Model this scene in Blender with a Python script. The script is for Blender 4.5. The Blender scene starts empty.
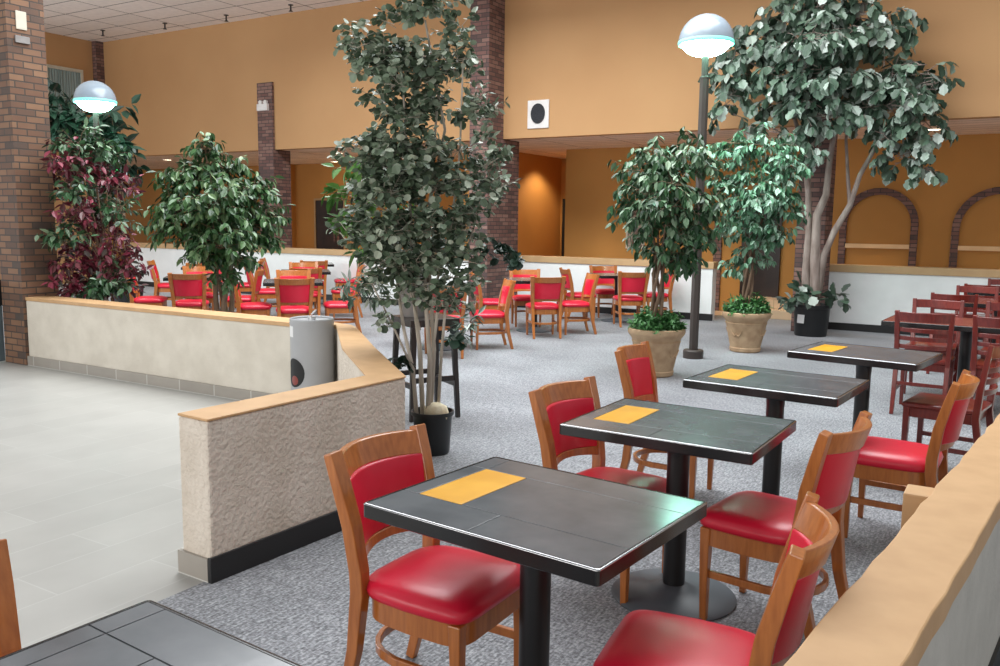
import bpy, math, random
from mathutils import Vector, Matrix
R = math.radians
sc = bpy.context.scene
COL = sc.collection

# ------------------------------------------------------------------ camera (room axes: walls run along x and y)
FOC, PITCH, ROLL, CAMH, YAW = 855.0, R(7.38), R(0.68), 1.555, R(31)
cp, sp, cr, sr = math.cos(PITCH), math.sin(PITCH), math.cos(ROLL), math.sin(ROLL)
_f = Vector((0, cp, -sp)); _u = Vector((0, sp, cp)); _r = Vector((1, 0, 0))
_M = Matrix.Rotation(YAW, 3, 'Z')
CR = _M @ (_r * cr + _u * sr); CU = _M @ (_u * cr - _r * sr); CF = _M @ _f
EYE = Vector((0, 0, CAMH))
cam_d = bpy.data.cameras.new('camera'); cam = bpy.data.objects.new('camera', cam_d); COL.objects.link(cam)
cam_d.sensor_width = 36; cam_d.lens = FOC * 36 / 1000; cam_d.clip_start = 0.05
mw = Matrix.Identity(4)
for i, v in enumerate((CR, CU, -CF)):
    for k in range(3): mw[k][i] = v[k]
mw[0][3], mw[1][3], mw[2][3] = EYE
cam.matrix_world = mw
sc.camera = cam

def ray(px, py): return CF + CR * (px - 500) / FOC - CU * (py - 333) / FOC
def at(px, py, dist):                       # the point of that sight line at a horizontal distance
    d = ray(px, py); return EYE + d * (dist / math.hypot(d.x, d.y))
def aty(px, py, y):                         # ... on the plane y = const
    d = ray(px, py); return EYE + d * (y / d.y)

# ------------------------------------------------------------------ materials
def new_mat(name):
    m = bpy.data.materials.new(name); m.use_nodes = True
    nt = m.node_tree; b = nt.nodes['Principled BSDF']
    return m, nt, b
def N(nt, t, **kw):
    n = nt.nodes.new(t)
    for k, v in kw.items():
        if k in n.inputs: n.inputs[k].default_value = v
        else: setattr(n, k, v)
    return n
def rgba(c): return (c[0], c[1], c[2], 1)
def ramp(nt, fac, stops):
    r = nt.nodes.new('ShaderNodeValToRGB'); e = r.color_ramp.elements
    while len(e) < len(stops): e.new(0.5)
    for i, (p, c) in enumerate(stops): e[i].position = p; e[i].color = rgba(c)
    nt.links.new(fac, r.inputs[0]); return r.outputs[0]
def bump(nt, b, h, strength, dist):
    n = N(nt, 'ShaderNodeBump'); n.inputs['Strength'].default_value = strength; n.inputs['Distance'].default_value = dist
    nt.links.new(h, n.inputs['Height']); nt.links.new(n.outputs[0], b.inputs['Normal'])
def coords(nt, kind='Object', scale=(1, 1, 1)):
    t = N(nt, 'ShaderNodeTexCoord'); mp = N(nt, 'ShaderNodeMapping'); mp.inputs['Scale'].default_value = scale
    nt.links.new(t.outputs[kind], mp.inputs[0]); return mp.outputs[0]

def noisy(name, c1, c2, scale=8, rough=0.6, bs=0.0, bscale=40, bd=0.004, detail=3, stretch=(1, 1, 1), spec=0.5, coat=0, kind='Object', lo=.35, hi=.65):
    m, nt, b = new_mat(name)
    v = coords(nt, kind, stretch)
    n = N(nt, 'ShaderNodeTexNoise', Scale=scale, Detail=detail); nt.links.new(v, n.inputs['Vector'])
    nt.links.new(ramp(nt, n.outputs[0], [(lo, c1), (hi, c2)]), b.inputs['Base Color'])
    b.inputs['Roughness'].default_value = rough; b.inputs['Specular IOR Level'].default_value = spec
    b.inputs['Coat Weight'].default_value = coat; b.inputs['Coat Roughness'].default_value = 0.12
    if bs:
        n2 = N(nt, 'ShaderNodeTexNoise', Scale=bscale, Detail=3); nt.links.new(v, n2.inputs['Vector'])
        bump(nt, b, n2.outputs[0], bs, bd)
    return m
def plain(name, c, rough=0.5, metal=0, spec=.5):
    return noisy(name, tuple(x * .93 for x in c), tuple(min(1, x * 1.05) for x in c), 6, rough, spec=spec) if not metal else metalm(name, c, rough)
def metalm(name, c, rough):
    m, nt, b = new_mat(name); b.inputs['Base Color'].default_value = rgba(c); b.inputs['Metallic'].default_value = 1
    n = N(nt, 'ShaderNodeTexNoise', Scale=30, Detail=2)
    mr = N(nt, 'ShaderNodeMapRange'); mr.inputs[3].default_value = rough * .85; mr.inputs[4].default_value = rough * 1.15
    nt.links.new(n.outputs[0], mr.inputs[0]); nt.links.new(mr.outputs[0], b.inputs['Roughness']); return m
def emit(name, c, s):
    m, nt, b = new_mat(name); b.inputs['Base Color'].default_value = rgba(c)
    b.inputs['Emission Color'].default_value = rgba(c); b.inputs['Emission Strength'].default_value = s; return m
def wood(name, c1, c2, rough=.35, coat=.3):
    return noisy(name, c1, c2, 9, rough, stretch=(7, 7, .8), coat=coat, detail=5, lo=.3, hi=.7)
def brick(name, c1, c2, c3, mortar, bw=.2, rh=.068, msize=.007):
    m, nt, b = new_mat(name)
    v = coords(nt, 'UV')
    t = N(nt, 'ShaderNodeTexBrick'); nt.links.new(v, t.inputs['Vector'])
    t.inputs['Scale'].default_value = 1; t.inputs['Brick Width'].default_value = bw; t.inputs['Row Height'].default_value = rh
    t.inputs['Mortar Size'].default_value = msize; t.inputs['Mortar Smooth'].default_value = .2; t.inputs['Bias'].default_value = 0
    t.inputs['Color1'].default_value = (0, 0, 0, 1); t.inputs['Color2'].default_value = (1, 1, 1, 1); t.inputs['Mortar'].default_value = (.5, .5, .5, 1)
    n = N(nt, 'ShaderNodeTexNoise', Scale=2.2, Detail=4); nt.links.new(v, n.inputs['Vector'])
    mx = N(nt, 'ShaderNodeMix', data_type='FLOAT'); mx.inputs[0].default_value = .5
    nt.links.new(t.outputs['Color'], mx.inputs[2]); nt.links.new(n.outputs[0], mx.inputs[3])
    colr = ramp(nt, mx.outputs[0], [(.2, c1), (.45, c2), (.8, c3)])
    mm = N(nt, 'ShaderNodeMix', data_type='RGBA'); mm.inputs[7].default_value = rgba(mortar)
    nt.links.new(t.outputs['Fac'], mm.inputs[0]); nt.links.new(colr, mm.inputs[6]); nt.links.new(mm.outputs[2], b.inputs['Base Color'])
    b.inputs['Roughness'].default_value = .85
    iv = N(nt, 'ShaderNodeMath', operation='SUBTRACT'); iv.inputs[0].default_value = 1; nt.links.new(t.outputs['Fac'], iv.inputs[1])
    bump(nt, b, iv.outputs[0], .6, .006)
    return m
def grid(name, c, cl, bw, rh, ms, offset=0.0, rough=.6, var=.06, spec=.5, bs=.15, sw=False, noise=5):
    m, nt, b = new_mat(name)
    v = coords(nt, 'UV')
    if sw:
        s = N(nt, 'ShaderNodeSeparateXYZ'); k = N(nt, 'ShaderNodeCombineXYZ'); nt.links.new(v, s.inputs[0])
        nt.links.new(s.outputs[1], k.inputs[0]); nt.links.new(s.outputs[0], k.inputs[1]); v = k.outputs[0]
    t = N(nt, 'ShaderNodeTexBrick', offset=offset); nt.links.new(v, t.inputs['Vector'])
    for k_, x in (('Scale', 1), ('Brick Width', bw), ('Row Height', rh), ('Mortar Size', ms), ('Mortar Smooth', .1), ('Bias', 0)): t.inputs[k_].default_value = x
    t.inputs['Color1'].default_value = rgba([x * (1 - var) for x in c]); t.inputs['Color2'].default_value = rgba([x * (1 + var) for x in c]); t.inputs['Mortar'].default_value = rgba(cl)
    n = N(nt, 'ShaderNodeTexNoise', Scale=noise, Detail=5); nt.links.new(v, n.inputs['Vector'])
    mr = N(nt, 'ShaderNodeMapRange'); mr.inputs[3].default_value = .86; mr.inputs[4].default_value = 1.14; nt.links.new(n.outputs[0], mr.inputs[0])
    mm = N(nt, 'ShaderNodeVectorMath', operation='SCALE'); nt.links.new(t.outputs[0], mm.inputs[0]); nt.links.new(mr.outputs[0], mm.inputs[3])
    nt.links.new(mm.outputs[0], b.inputs['Base Color'])
    b.inputs['Roughness'].default_value = rough; b.inputs['Specular IOR Level'].default_value = spec
    iv = N(nt, 'ShaderNodeMath', operation='SUBTRACT'); iv.inputs[0].default_value = 1; nt.links.new(t.outputs['Fac'], iv.inputs[1])
    bump(nt, b, iv.outputs[0], bs, .003)
    return m
def leafm(name, cols, rough=.42, spec=.5):
    m, nt, b = new_mat(name)
    g = N(nt, 'ShaderNodeNewGeometry')
    nt.links.new(ramp(nt, g.outputs['Random Per Island'], [(i / (len(cols) - 1), c) for i, c in enumerate(cols)]), b.inputs['Base Color'])
    b.inputs['Roughness'].default_value = rough; b.inputs['Specular IOR Level'].default_value = spec
    return m
def carpet_mat():
    m, nt, b = new_mat('carpet_loop')
    v = coords(nt, 'UV')
    v2 = coords(nt, 'UV', (55, 9, 1))
    n = N(nt, 'ShaderNodeTexNoise', Scale=75, Detail=2); nt.links.new(v, n.inputs['Vector'])
    s = N(nt, 'ShaderNodeTexNoise', Scale=1.6, Detail=3, Roughness=.7); nt.links.new(v2, s.inputs['Vector'])
    big = N(nt, 'ShaderNodeTexNoise', Scale=1.3, Detail=3); nt.links.new(v, big.inputs['Vector'])
    a = N(nt, 'ShaderNodeMath', operation='ADD'); nt.links.new(n.outputs[0], a.inputs[0]); nt.links.new(s.outputs[0], a.inputs[1])
    a2 = N(nt, 'ShaderNodeMath', operation='MULTIPLY_ADD'); a2.inputs[1].default_value = .35; nt.links.new(big.outputs[0], a2.inputs[0]); nt.links.new(a.outputs[0], a2.inputs[2])
    h = N(nt, 'ShaderNodeMath', operation='MULTIPLY'); h.inputs[1].default_value = .5; nt.links.new(a2.outputs[0], h.inputs[0])
    nt.links.new(ramp(nt, h.outputs[0], [(.43, (.026, .028, .033)), (.57, (.16, .169, .188)), (.72, (.41, .427, .455))]), b.inputs['Base Color'])
    b.inputs['Roughness'].default_value = .9; b.inputs['Sheen Weight'].default_value = .35; b.inputs['Sheen Roughness'].default_value = .5
    bump(nt, b, h.outputs[0], .5, .006)
    return m

M = {}
M['stucco'] = noisy('stucco', (.60, .525, .435), (.70, .625, .535), 5, .9, 1.0, 44, .016)
M['stucco_grey'] = noisy('stucco_smooth', (.50, .48, .43), (.58, .555, .50), 5, .9, .6, 60, .005)
M['cap'] = noisy('tan_cap', (.53, .315, .148), (.59, .36, .175), 7, .6, .15, 45, .003)
M['far_white'] = noisy('white_paint', (.84, .86, .85), (.90, .92, .91), 3, .7, .2, 40, .004)
M['far_cap'] = noisy('tan_far_cap', (.50, .32, .16), (.56, .37, .19), 4, .6)
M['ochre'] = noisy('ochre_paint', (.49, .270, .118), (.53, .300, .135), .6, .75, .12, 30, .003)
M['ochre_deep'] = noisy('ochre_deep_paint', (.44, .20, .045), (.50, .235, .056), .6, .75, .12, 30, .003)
M['brick_tan'] = brick('brick_tan', (.075, .058, .05), (.165, .085, .053), (.26, .145, .085), (.065, .052, .044))
M['brick_dark'] = brick('brick_dark', (.085, .058, .055), (.17, .085, .072), (.28, .165, .135), (.06, .048, .045))
M['tile'] = grid('floor_tile_grey', (.40, .395, .37), (.455, .455, .43), 1.2, .30, .0035, .37, .34, .035, .5, .1, True, 3)
M['tile_base'] = grid('tile_base', (.34, .31, .27), (.55, .54, .5), .46, .3, .006, 0, .5, .04)
M['carpet'] = carpet_mat()
M['rubber'] = plain('black_rubber', (.012, .012, .013), .45)
M['acoustic'] = grid('acoustic_tile', (.90, .83, .78), (.13, .10, .09), 1.22, .61, .012, 0, .9, .05, .2, .3, False, 9)
M['soffit'] = grid('soffit_panel', (.92, .76, .64), (.40, .28, .21), 1.22, .30, .012, 0, .85, .05, .2, .3)
M['chair_wood'] = wood('honey_wood', (.35, .105, .020), (.49, .165, .036), .3, .4)
M['mahogany'] = wood('mahogany_wood', (.125, .011, .008), (.215, .024, .015), .28, .5)
M['vinyl'] = noisy('red_vinyl', (.60, .009, .034), (.68, .014, .045), 5, .32, .12, 90, .001)
M['slate'] = noisy('slate_tile', (.10, .106, .115), (.145, .152, .163), 5, .17, .10, 20, .002, 5)
M['grout'] = plain('dark_grout', (.032, .032, .034), .6)
M['table_edge'] = plain('black_edge', (.011, .011, .012), .22)
M['glint_steel'] = metalm('edge_glint_metal', (.42, .42, .43), .22)
M['yellow'] = noisy('yellow_tile', (.72, .34, .015), (.82, .42, .03), 6, .3)
M['red_top'] = noisy('dark_red_top', (.17, .045, .038), (.23, .062, .05), 5, .25)
M['black_iron'] = plain('black_iron', (.010, .010, .011), .35)
M['grey_iron'] = plain('grey_iron_base', (.085, .10, .115), .45)
M['post'] = plain('bronze_post', (.055, .042, .036), .45)
M['globe_glow'] = emit('lamp_glow', (.42, 1.0, .80), 34)
M['dome'] = noisy('lamp_dome', (.22, .27, .32), (.28, .33, .37), 3, .22)
M['rimglass'] = emit('lamp_rim_glow', (.2, .75, .6), .5)
M['terracotta'] = noisy('sand_terracotta', (.40, .26, .15), (.53, .37, .225), 9, .8, .3, 30, .004)
M['blackpot'] = plain('black_plastic', (.011, .012, .013), .38)
M['label'] = plain('paper_label', (.75, .75, .75), .6)
M['soil'] = noisy('soil', (.03, .02, .013), (.08, .055, .035), 40, .95, .6, 60, .01)
M['foam'] = noisy('cream_foam', (.72, .62, .42), (.82, .73, .54), 20, .85, .5, 50, .01)
M['bark_pale'] = noisy('pale_bark', (.34, .30, .24), (.56, .50, .42), 14, .8, .5, 40, .004, 4, (1, 1, .25))
M['bark_brown'] = noisy('brown_bark', (.13, .08, .05), (.26, .17, .11), 14, .85, .5, 40, .004, 4, (1, 1, .25))
M['bark_grey'] = noisy('grey_bark', (.22, .165, .14), (.40, .33, .29), 10, .8, .5, 30, .005, 4, (1, 1, .3))
M['grey_pot'] = noisy('grey_metal_planter', (.20, .185, .18), (.29, .27, .26), 6, .5)
M['dark_wood'] = wood('dark_brown_wood', (.012, .008, .007), (.03, .02, .016), .4, .2)
M['bin'] = noisy('grey_bin_plastic', (.36, .365, .38), (.40, .405, .42), 4, .42)
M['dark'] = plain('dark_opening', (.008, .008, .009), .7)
M['red_bag'] = plain('red_plastic', (.22, .03, .02), .4)
M['white_plastic'] = plain('white_plastic', (.75, .72, .70), .5)
M['speaker_cone'] = noisy('speaker_cloth', (.012, .013, .016), (.03, .032, .04), 60, .8)
M['door_dark'] = noisy('dark_door', (.018, .010, .009), (.032, .017, .014), 4, .4)
M['frame_tan'] = plain('tan_frame', (.42, .27, .13), .5)
M['frame_white'] = plain('cream_frame', (.60, .56, .46), .5)
M['curtain'] = noisy('green_grey_curtain', (.20, .26, .25), (.36, .43, .41), 4, .9, stretch=(1, 16, .2))
M['wood_sill'] = noisy('pale_wood_sill', (.72, .46, .24), (.80, .54, .30), 4, .6)
M['step'] = grid('tan_step_tile', (.66, .47, .30), (.45, .32, .2), .5, .3, .008, 0, .6, .05)
M['steel'] = metalm('brushed_steel', (.6, .6, .6), .3)
M['downlight'] = emit('downlight_glow', (1, .84, .58), 12)
M['exit_green'] = emit('exit_green', (.05, 1, .25), 2.2)
M['picture'] = noisy('picture_print', (.12, .06, .04), (.5, .42, .36), 7, .6)
M['kiosk'] = plain('blue_grey_panel', (.14, .18, .20), .5)
M['leaf_euca'] = leafm('eucalyptus_leaf', [(.04, .065, .038), (.095, .14, .082), (.19, .25, .17), (.46, .51, .40)], .5)
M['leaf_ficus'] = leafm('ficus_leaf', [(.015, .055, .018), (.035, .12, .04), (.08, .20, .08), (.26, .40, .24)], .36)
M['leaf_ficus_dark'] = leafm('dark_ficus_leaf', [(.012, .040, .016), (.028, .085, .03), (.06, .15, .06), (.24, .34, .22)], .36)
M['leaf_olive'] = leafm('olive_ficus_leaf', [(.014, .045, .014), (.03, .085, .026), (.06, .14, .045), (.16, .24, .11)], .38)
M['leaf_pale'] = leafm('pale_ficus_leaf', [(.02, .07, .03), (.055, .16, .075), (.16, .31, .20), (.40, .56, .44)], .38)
M['leaf_bright'] = leafm('bright_green_leaf', [(.03, .10, .015), (.06, .18, .025), (.11, .26, .05), (.18, .33, .10)], .4)
M['leaf_silver'] = leafm('grey_green_leaf', [(.02, .042, .025), (.055, .10, .062), (.16, .23, .17), (.50, .56, .51)], .45)
M['leaf_red'] = leafm('burgundy_leaf', [(.07, .009, .017), (.17, .02, .04), (.28, .045, .075), (.035, .05, .035)], .42)
M['leaf_deep'] = leafm('deep_green_leaf', [(.008, .024, .014), (.016, .045, .026), (.035, .075, .05)], .4)
M['leaf_ivy'] = leafm('ivy_leaf', [(0.022, 0.09, 0.022), (0.053, 0.18, 0.045), (0.12, 0.3, 0.105)], .4)

# ------------------------------------------------------------------ mesh builder
class MB:
    def __init__(s): s.v = []; s.f = []
    def add(s, vs, fs, mat=None):
        o = len(s.v)
        s.v += [tuple((mat @ Vector(p)) if mat else p) for p in vs]
        s.f += [tuple(i + o for i in f) for f in fs]; return s
    def box(s, x0, x1, y0, y1, z0, z1, mat=None):
        vs = [(x, y, z) for z in (z0, z1) for x, y in ((x0, y0), (x1, y0), (x1, y1), (x0, y1))]
        return s.add(vs, [(3, 2, 1, 0), (4, 5, 6, 7), (0, 1, 5, 4), (1, 2, 6, 5), (2, 3, 7, 6), (3, 0, 4, 7)], mat)
    def prism(s, pts, z0, z1):
        n = len(pts)
        a = sum(pts[i][0] * pts[(i + 1) % n][1] - pts[(i + 1) % n][0] * pts[i][1] for i in range(n))
        if a < 0: pts = pts[::-1]
        vs = [(p[0], p[1], z0) for p in pts] + [(p[0], p[1], z1) for p in pts]
        return s.add(vs, [tuple(range(n))[::-1], tuple(range(n, 2 * n))] + [(i, (i + 1) % n, n + (i + 1) % n, n + i) for i in range(n)])
    def loft(s, rings, cap=True):
        n = len(rings[0]); vs = [p for r in rings for p in r]; fs = []
        for k in range(len(rings) - 1):
            for i in range(n):
                j = (i + 1) % n; fs.append((k * n + i, k * n + j, (k + 1) * n + j, (k + 1) * n + i))
        if cap: fs += [tuple(range(n))[::-1], tuple(range((len(rings) - 1) * n, len(rings) * n))]
        return s.add(vs, fs)
    def lathe(s, prof, c=(0, 0), seg=24, cap=True):
        return s.loft([[(c[0] + r * math.cos(2 * math.pi * i / seg), c[1] + r * math.sin(2 * math.pi * i / seg), z) for i in range(seg)] for r, z in prof], cap)
    def tube(s, pts, rad, seg=7, cap=True):
        pts = [Vector(p) for p in pts]; rings = []
        up = Vector((.31, .2, .93))
        for i, p in enumerate(pts):
            d = (pts[min(i + 1, len(pts) - 1)] - pts[max(i - 1, 0)]).normalized()
            a = d.cross(up)
            if a.length < .05: a = d.cross(Vector((1, 0, 0)))
            a.normalize(); b = d.cross(a)
            r = rad[i] if isinstance(rad, (list, tuple)) else rad
            rings.append([tuple(p + (a * math.cos(2 * math.pi * k / seg) + b * math.sin(2 * math.pi * k / seg)) * r) for k in range(seg)])
        return s.loft(rings, cap)
    def bar(s, pts, w, h, up=(0, 0, 1), cap=True):          # rectangular section along a path; w across, h along up
        pts = [Vector(p) for p in pts]; up = Vector(up); rings = []
        for i, p in enumerate(pts):
            d = (pts[min(i + 1, len(pts) - 1)] - pts[max(i - 1, 0)]).normalized()
            a = d.cross(up).normalized(); b = a.cross(d).normalized()
            ww = w[i] if isinstance(w, (list, tuple)) else w; hh = h[i] if isinstance(h, (list, tuple)) else h
            rings.append([tuple(p + a * sx * ww / 2 + b * sy * hh / 2) for sx, sy in ((-1, -1), (1, -1), (1, 1), (-1, 1))])
        return s.loft(rings, cap)
    def build(s, name, mat, parent=None, bevel=0, smooth=None, subsurf=0):
        me = bpy.data.meshes.new(name); me.from_pydata(s.v, [], s.f); me.update()
        uv = me.uv_layers.new(name='UVMap')
        for p in me.polygons:
            n = p.normal; ax = max(range(3), key=lambda i: abs(n[i]))
            for li in p.loop_indices:
                c = me.vertices[me.loops[li].vertex_index].co
                uv.data[li].uv = (c.y, c.z) if ax == 0 else ((c.x, c.z) if ax == 1 else (c.x, c.y))
        me.materials.append(mat if not isinstance(mat, str) else M[mat])
        o = bpy.data.objects.new(name, me); COL.objects.link(o)
        if parent: o.parent = parent
        if smooth is not None:
            me.polygons.foreach_set('use_smooth', [True] * len(me.polygons))
            me.set_sharp_from_angle(angle=R(smooth))
        if bevel:
            b = o.modifiers.new('bevel', 'BEVEL'); b.width = bevel; b.segments = 2; b.limit_method = 'ANGLE'
        if subsurf:
            b = o.modifiers.new('sub', 'SUBSURF'); b.levels = subsurf; b.render_levels = subsurf
        return o
def tag(o, label, cat, group=None, kind=None):
    o['label'] = label; o['category'] = cat
    if group: o['group'] = group
    if kind: o['kind'] = kind
    return o
def empty(name, label, cat, loc=(0, 0, 0), rz=0, group=None):
    o = bpy.data.objects.new(name, None); COL.objects.link(o); o.empty_display_size = .2
    o.location = loc; o.rotation_euler = (0, 0, rz)
    return tag(o, label, cat, group)
def struct(o, label, cat): return tag(o, label, cat, None, 'structure')
def kids(o): return [c for c in bpy.data.objects if c.parent == o]
CH = {}
def dup(root, loc, rz, label, group=None, scale=None):
    if root.name not in CH: CH[root.name] = [(c, kids(c)) for c in kids(root)]
    r = root.copy(); COL.objects.link(r); r.location = loc; r.rotation_euler = (0, 0, rz); r['label'] = label
    if group: r['group'] = group
    if scale: r.scale = (scale,) * 3
    for c, gs in CH[root.name]:
        d = c.copy(); COL.objects.link(d); d.parent = r
        for g in gs:
            e = g.copy(); COL.objects.link(e); e.parent = d
    return r

# ------------------------------------------------------------------ room shell
def wallbox(name, x0, x1, y0, y1, z0, z1, mat, label, cat='wall', bevel=0):
    return struct(MB().box(x0, x1, y0, y1, z0, z1).build(name, mat, None, bevel), label, cat)

struct(MB().prism([(-12, -4), (-2.9, -4), (-2.9, 2.39), (-2.86, 3.6), (-4.6, 5.3), (-9.0, 5.3), (-12, 5.3)], -.06, 0).build('floor', 'tile'), 'pale grey plank tile floor of the walkway', 'floor')
struct(MB().prism([(-2.9, -4), (3.5, -4), (3.5, 13.7), (-2.0, 14.6), (-4.3, 14.6), (-26, 14.6), (-26, 5.3), (-4.6, 5.3), (-2.86, 3.6), (-2.9, 2.39)], -.06, 0).build('floor', 'carpet'), 'grey flecked carpet floor of the dining area', 'carpet')
struct(MB().box(-26, 3.5, 13.72, 18, -.1, -.005).build('floor', 'step'), 'tan floor of the corridor behind the half walls', 'floor')

# near half wall: straight piece, diagonal piece
Z1 = .685; ZC = .72
def seg_wall(name, pts, label, z=.708): return struct(MB().prism(pts, 0, z).build(name, 'stucco_fine' if name == 'wall_left' else 'stucco', None, .012), label, 'half wall')
seg_wall('wall_near', [(-3.06, 2.39), (-2.86, 2.38), (-2.797, 3.662), (-3.65, 4.43), (-3.76, 4.25), (-2.99, 3.57)], 'rough cream stucco half wall with its bare end beside the carpet')
seg_wall('wall_diagonal', [(-3.65, 4.43), (-4.45, 5.17), (-4.55, 5.25), (-4.66, 5.19), (-3.76, 4.25)], 'short diagonal stretch of cream half wall beyond the grey bin')
M['stucco_fine'] = noisy('stucco_fine', (.62, .57, .485), (.70, .65, .56), 5, .9, .7, 60, .006)
seg_wall('wall_left', [(-8.85, 5.08), (-5.06, 5.08), (-5.06, 5.30), (-8.85, 5.30)], 'long smooth cream half wall from the brick pillar to the grey bin', .685)
seg_wall('wall_niche', [(-5.06, 5.30), (-4.75, 5.28), (-4.55, 5.25), (-4.66, 5.19), (-5.06, 5.19)], 'low wall behind the grey bin joining the two half walls', .685)
def cap(name, pts, label, mat='cap', z0=Z1, z1=ZC): return struct(MB().prism(pts, z0, z1).build(name, mat, None, .004), label, 'wall cap')
cap('trim_1', [(-3.06, 2.388), (-2.858, 2.378), (-2.795, 3.665), (-3.65, 4.435), (-4.45, 5.185), (-4.56, 5.26), (-4.665, 5.19), (-3.77, 4.25), (-2.99, 3.56)], 'tan cap along the near and diagonal half wall', 'cap', .708)
cap('trim_2', [(-8.85, 5.076), (-5.055, 5.076), (-5.055, 5.188), (-4.665, 5.188), (-4.56, 5.262), (-4.75, 5.30), (-5.3, 5.33), (-8.85, 5.33)], 'tan cap along the long half wall by the walkway')
struct(MB().prism([(-3.075, 2.375), (-2.875, 2.368), (-2.875, 2.38), (-3.06, 2.39), (-3.06, 3.54), (-3.075, 3.53)], 0, .105).build('baseboard_near', 'tile_base'), 'taupe tile baseboard round the end of the near half wall', 'baseboard')
struct(MB().prism([(-2.872, 2.366), (-2.85, 2.366), (-2.783, 3.668), (-4.43, 5.18), (-4.45, 5.16), (-2.80, 3.655), (-2.862, 2.38)], 0, .115).build('baseboard_near', 'rubber', None, .004), 'black rubber baseboard along the carpet side of the near half wall', 'baseboard')
struct(MB().box(-9.25, -5.06, 5.062, 5.08, 0, .10).build('baseboard_left', 'tile_base'), 'taupe tile baseboard along the long half wall', 'baseboard')
# foreground half wall on the right, turned by 6.4 degrees
fx = lambda y: -.32 + .112 * (y - 1.68)
def fgpoly(a, b, y0, y1): return [(fx(y0) + a, y0), (fx(y0) + b, y0), (fx(y1) + b, y1), (fx(y1) + a, y1)]
def wavy(a, b, y0, y1, n=60):
    rg = random.Random(4); L = []; Rr = []
    for i in range(n + 1):
        y = y0 + (y1 - y0) * i / n
        L.append((fx(y) + a + rg.uniform(-.006, .006), y)); Rr.append((fx(y) + b + rg.uniform(-.003, .003), y))
    return L + Rr[::-1]
struct(MB().prism(fgpoly(.010, .178, .3, 7.2), 0, .65).build('wall_right', 'stucco_grey'), 'grey white half wall cropped by the right edge of the photo', 'half wall')
struct(MB().prism(wavy(0, .188, .3, 7.2), .65, ZC).build('trim_3', 'cap', None, .005), 'broad tan cap with a worn edge in the right foreground', 'wall cap')
struct(MB().prism(fgpoly(.178, .19, .3, 7.2), 0, .11).build('baseboard_right', 'rubber'), 'black baseboard on the outer side of the foreground half wall', 'baseboard')
struct(MB().box(fx(3.0) - .085, fx(3.0) + .02, 2.98, 3.10, 0, .70).build('wall_stub', 'cap', None, .006), 'small square tan pier standing against the foreground half wall', 'pier')

# brick pillars
def column(name, x0, x1, y0, y1, z0, z1, mat, label): return struct(MB().box(x0, x1, y0, y1, z0, z1).build(name, mat), label, 'column')
column('column', -9.24, -8.85, 5.05, 5.45, 0, 5.68, 'brick_tan', 'tan and red brick pillar at the left end of the long half wall')
column('column', -8.23, -7.85, 12.60, 13.66, 0, 5.68, 'brick_dark', 'tall dark brick pillar behind the eucalyptus rising to the ceiling')
column('column', -13.82, -13.385, 13.05, 13.54, 0, 4.36, 'brick_dark', 'slim brick pillar ending halfway up the ochre wall')
column('column', -2.80, -2.40, 13.06, 13.60, 0, 4.36, 'brick_dark', 'brick pillar behind the big tree in the black nursery pot')

# far half walls
def farwall(name, x0, x1, y, h, label, end=.22):
    struct(MB().box(x0, x1, y, y + .2, 0, h - .11).build(name, 'far_white'), label, 'half wall')
    struct(MB().box(x0 - .02, x1 + .02, y - .025, y + .225, h - .11, h).build('trim_' + name[-1], 'far_cap', None, .008), 'tan cap of the ' + label, 'wall cap')
    struct(MB().box(x0, x1 + .03, y - .018, y, 0, .11).build('baseboard_back', 'rubber'), 'black baseboard of the ' + label, 'baseboard')
farwall('wall_back_4', -17.6, -8.25, 12.62, .99, 'white half wall behind the left dining tables')
farwall('wall_back_5', -7.84, -4.2, 13.66, .955, 'white half wall behind the middle dining tables')
farwall('wall_back_6', -2.62, 1.6, 13.66, .985, 'white half wall behind the red wood tables')

# upper wall, soffit, ceilings, lower walls
wallbox('wall_back', -19.2, 3.5, 13.1, 13.3, 3.0, 7.5, 'ochre', 'tall ochre upper wall above the soffit')
struct(MB().box(-27, 3.5, 13.3, 17.9, 3.0, 3.08).build('ceiling', 'soffit'), 'brown panelled soffit under the ochre wall', 'ceiling')
struct(MB().prism([(-26, 4.0), (-11.0, 4.0), (-11.0, 10.6), (3.5, 10.6), (3.5, 13.12), (-26, 13.12)], 5.68, 5.76).build('ceiling', 'acoustic'), 'acoustic tile ceiling with dark grid above the ochre wall', 'ceiling')
wallbox('wall_left_far', -19.4, -19.1, 6.0, 13.1, 0, 5.68, 'ochre', 'ochre side wall with the curtained window at the far left')
wallbox('trim_7', -19.1, -18.95, 12.9, 13.1, 3.0, 5.68, 'brick_dark', 'dark brick strip in the upper corner of the ochre walls', 'trim')
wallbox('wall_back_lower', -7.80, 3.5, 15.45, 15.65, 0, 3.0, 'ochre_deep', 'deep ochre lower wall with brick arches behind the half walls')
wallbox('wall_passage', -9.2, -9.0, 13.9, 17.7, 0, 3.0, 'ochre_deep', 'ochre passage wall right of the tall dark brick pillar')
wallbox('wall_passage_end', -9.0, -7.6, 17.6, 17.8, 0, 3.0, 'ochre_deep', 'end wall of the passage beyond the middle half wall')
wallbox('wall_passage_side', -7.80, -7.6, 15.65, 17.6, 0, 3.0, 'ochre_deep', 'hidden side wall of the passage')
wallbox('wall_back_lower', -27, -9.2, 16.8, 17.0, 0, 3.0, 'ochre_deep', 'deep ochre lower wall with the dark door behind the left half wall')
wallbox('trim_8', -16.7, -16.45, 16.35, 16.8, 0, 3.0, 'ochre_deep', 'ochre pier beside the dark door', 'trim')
d = MB().box(-8.93, -8.72, 17.55, 17.6, 0, 2.10).build('door_3', 'dark'); struct(d, 'dark sliver of a doorway at the end of the passage', 'door')
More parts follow.
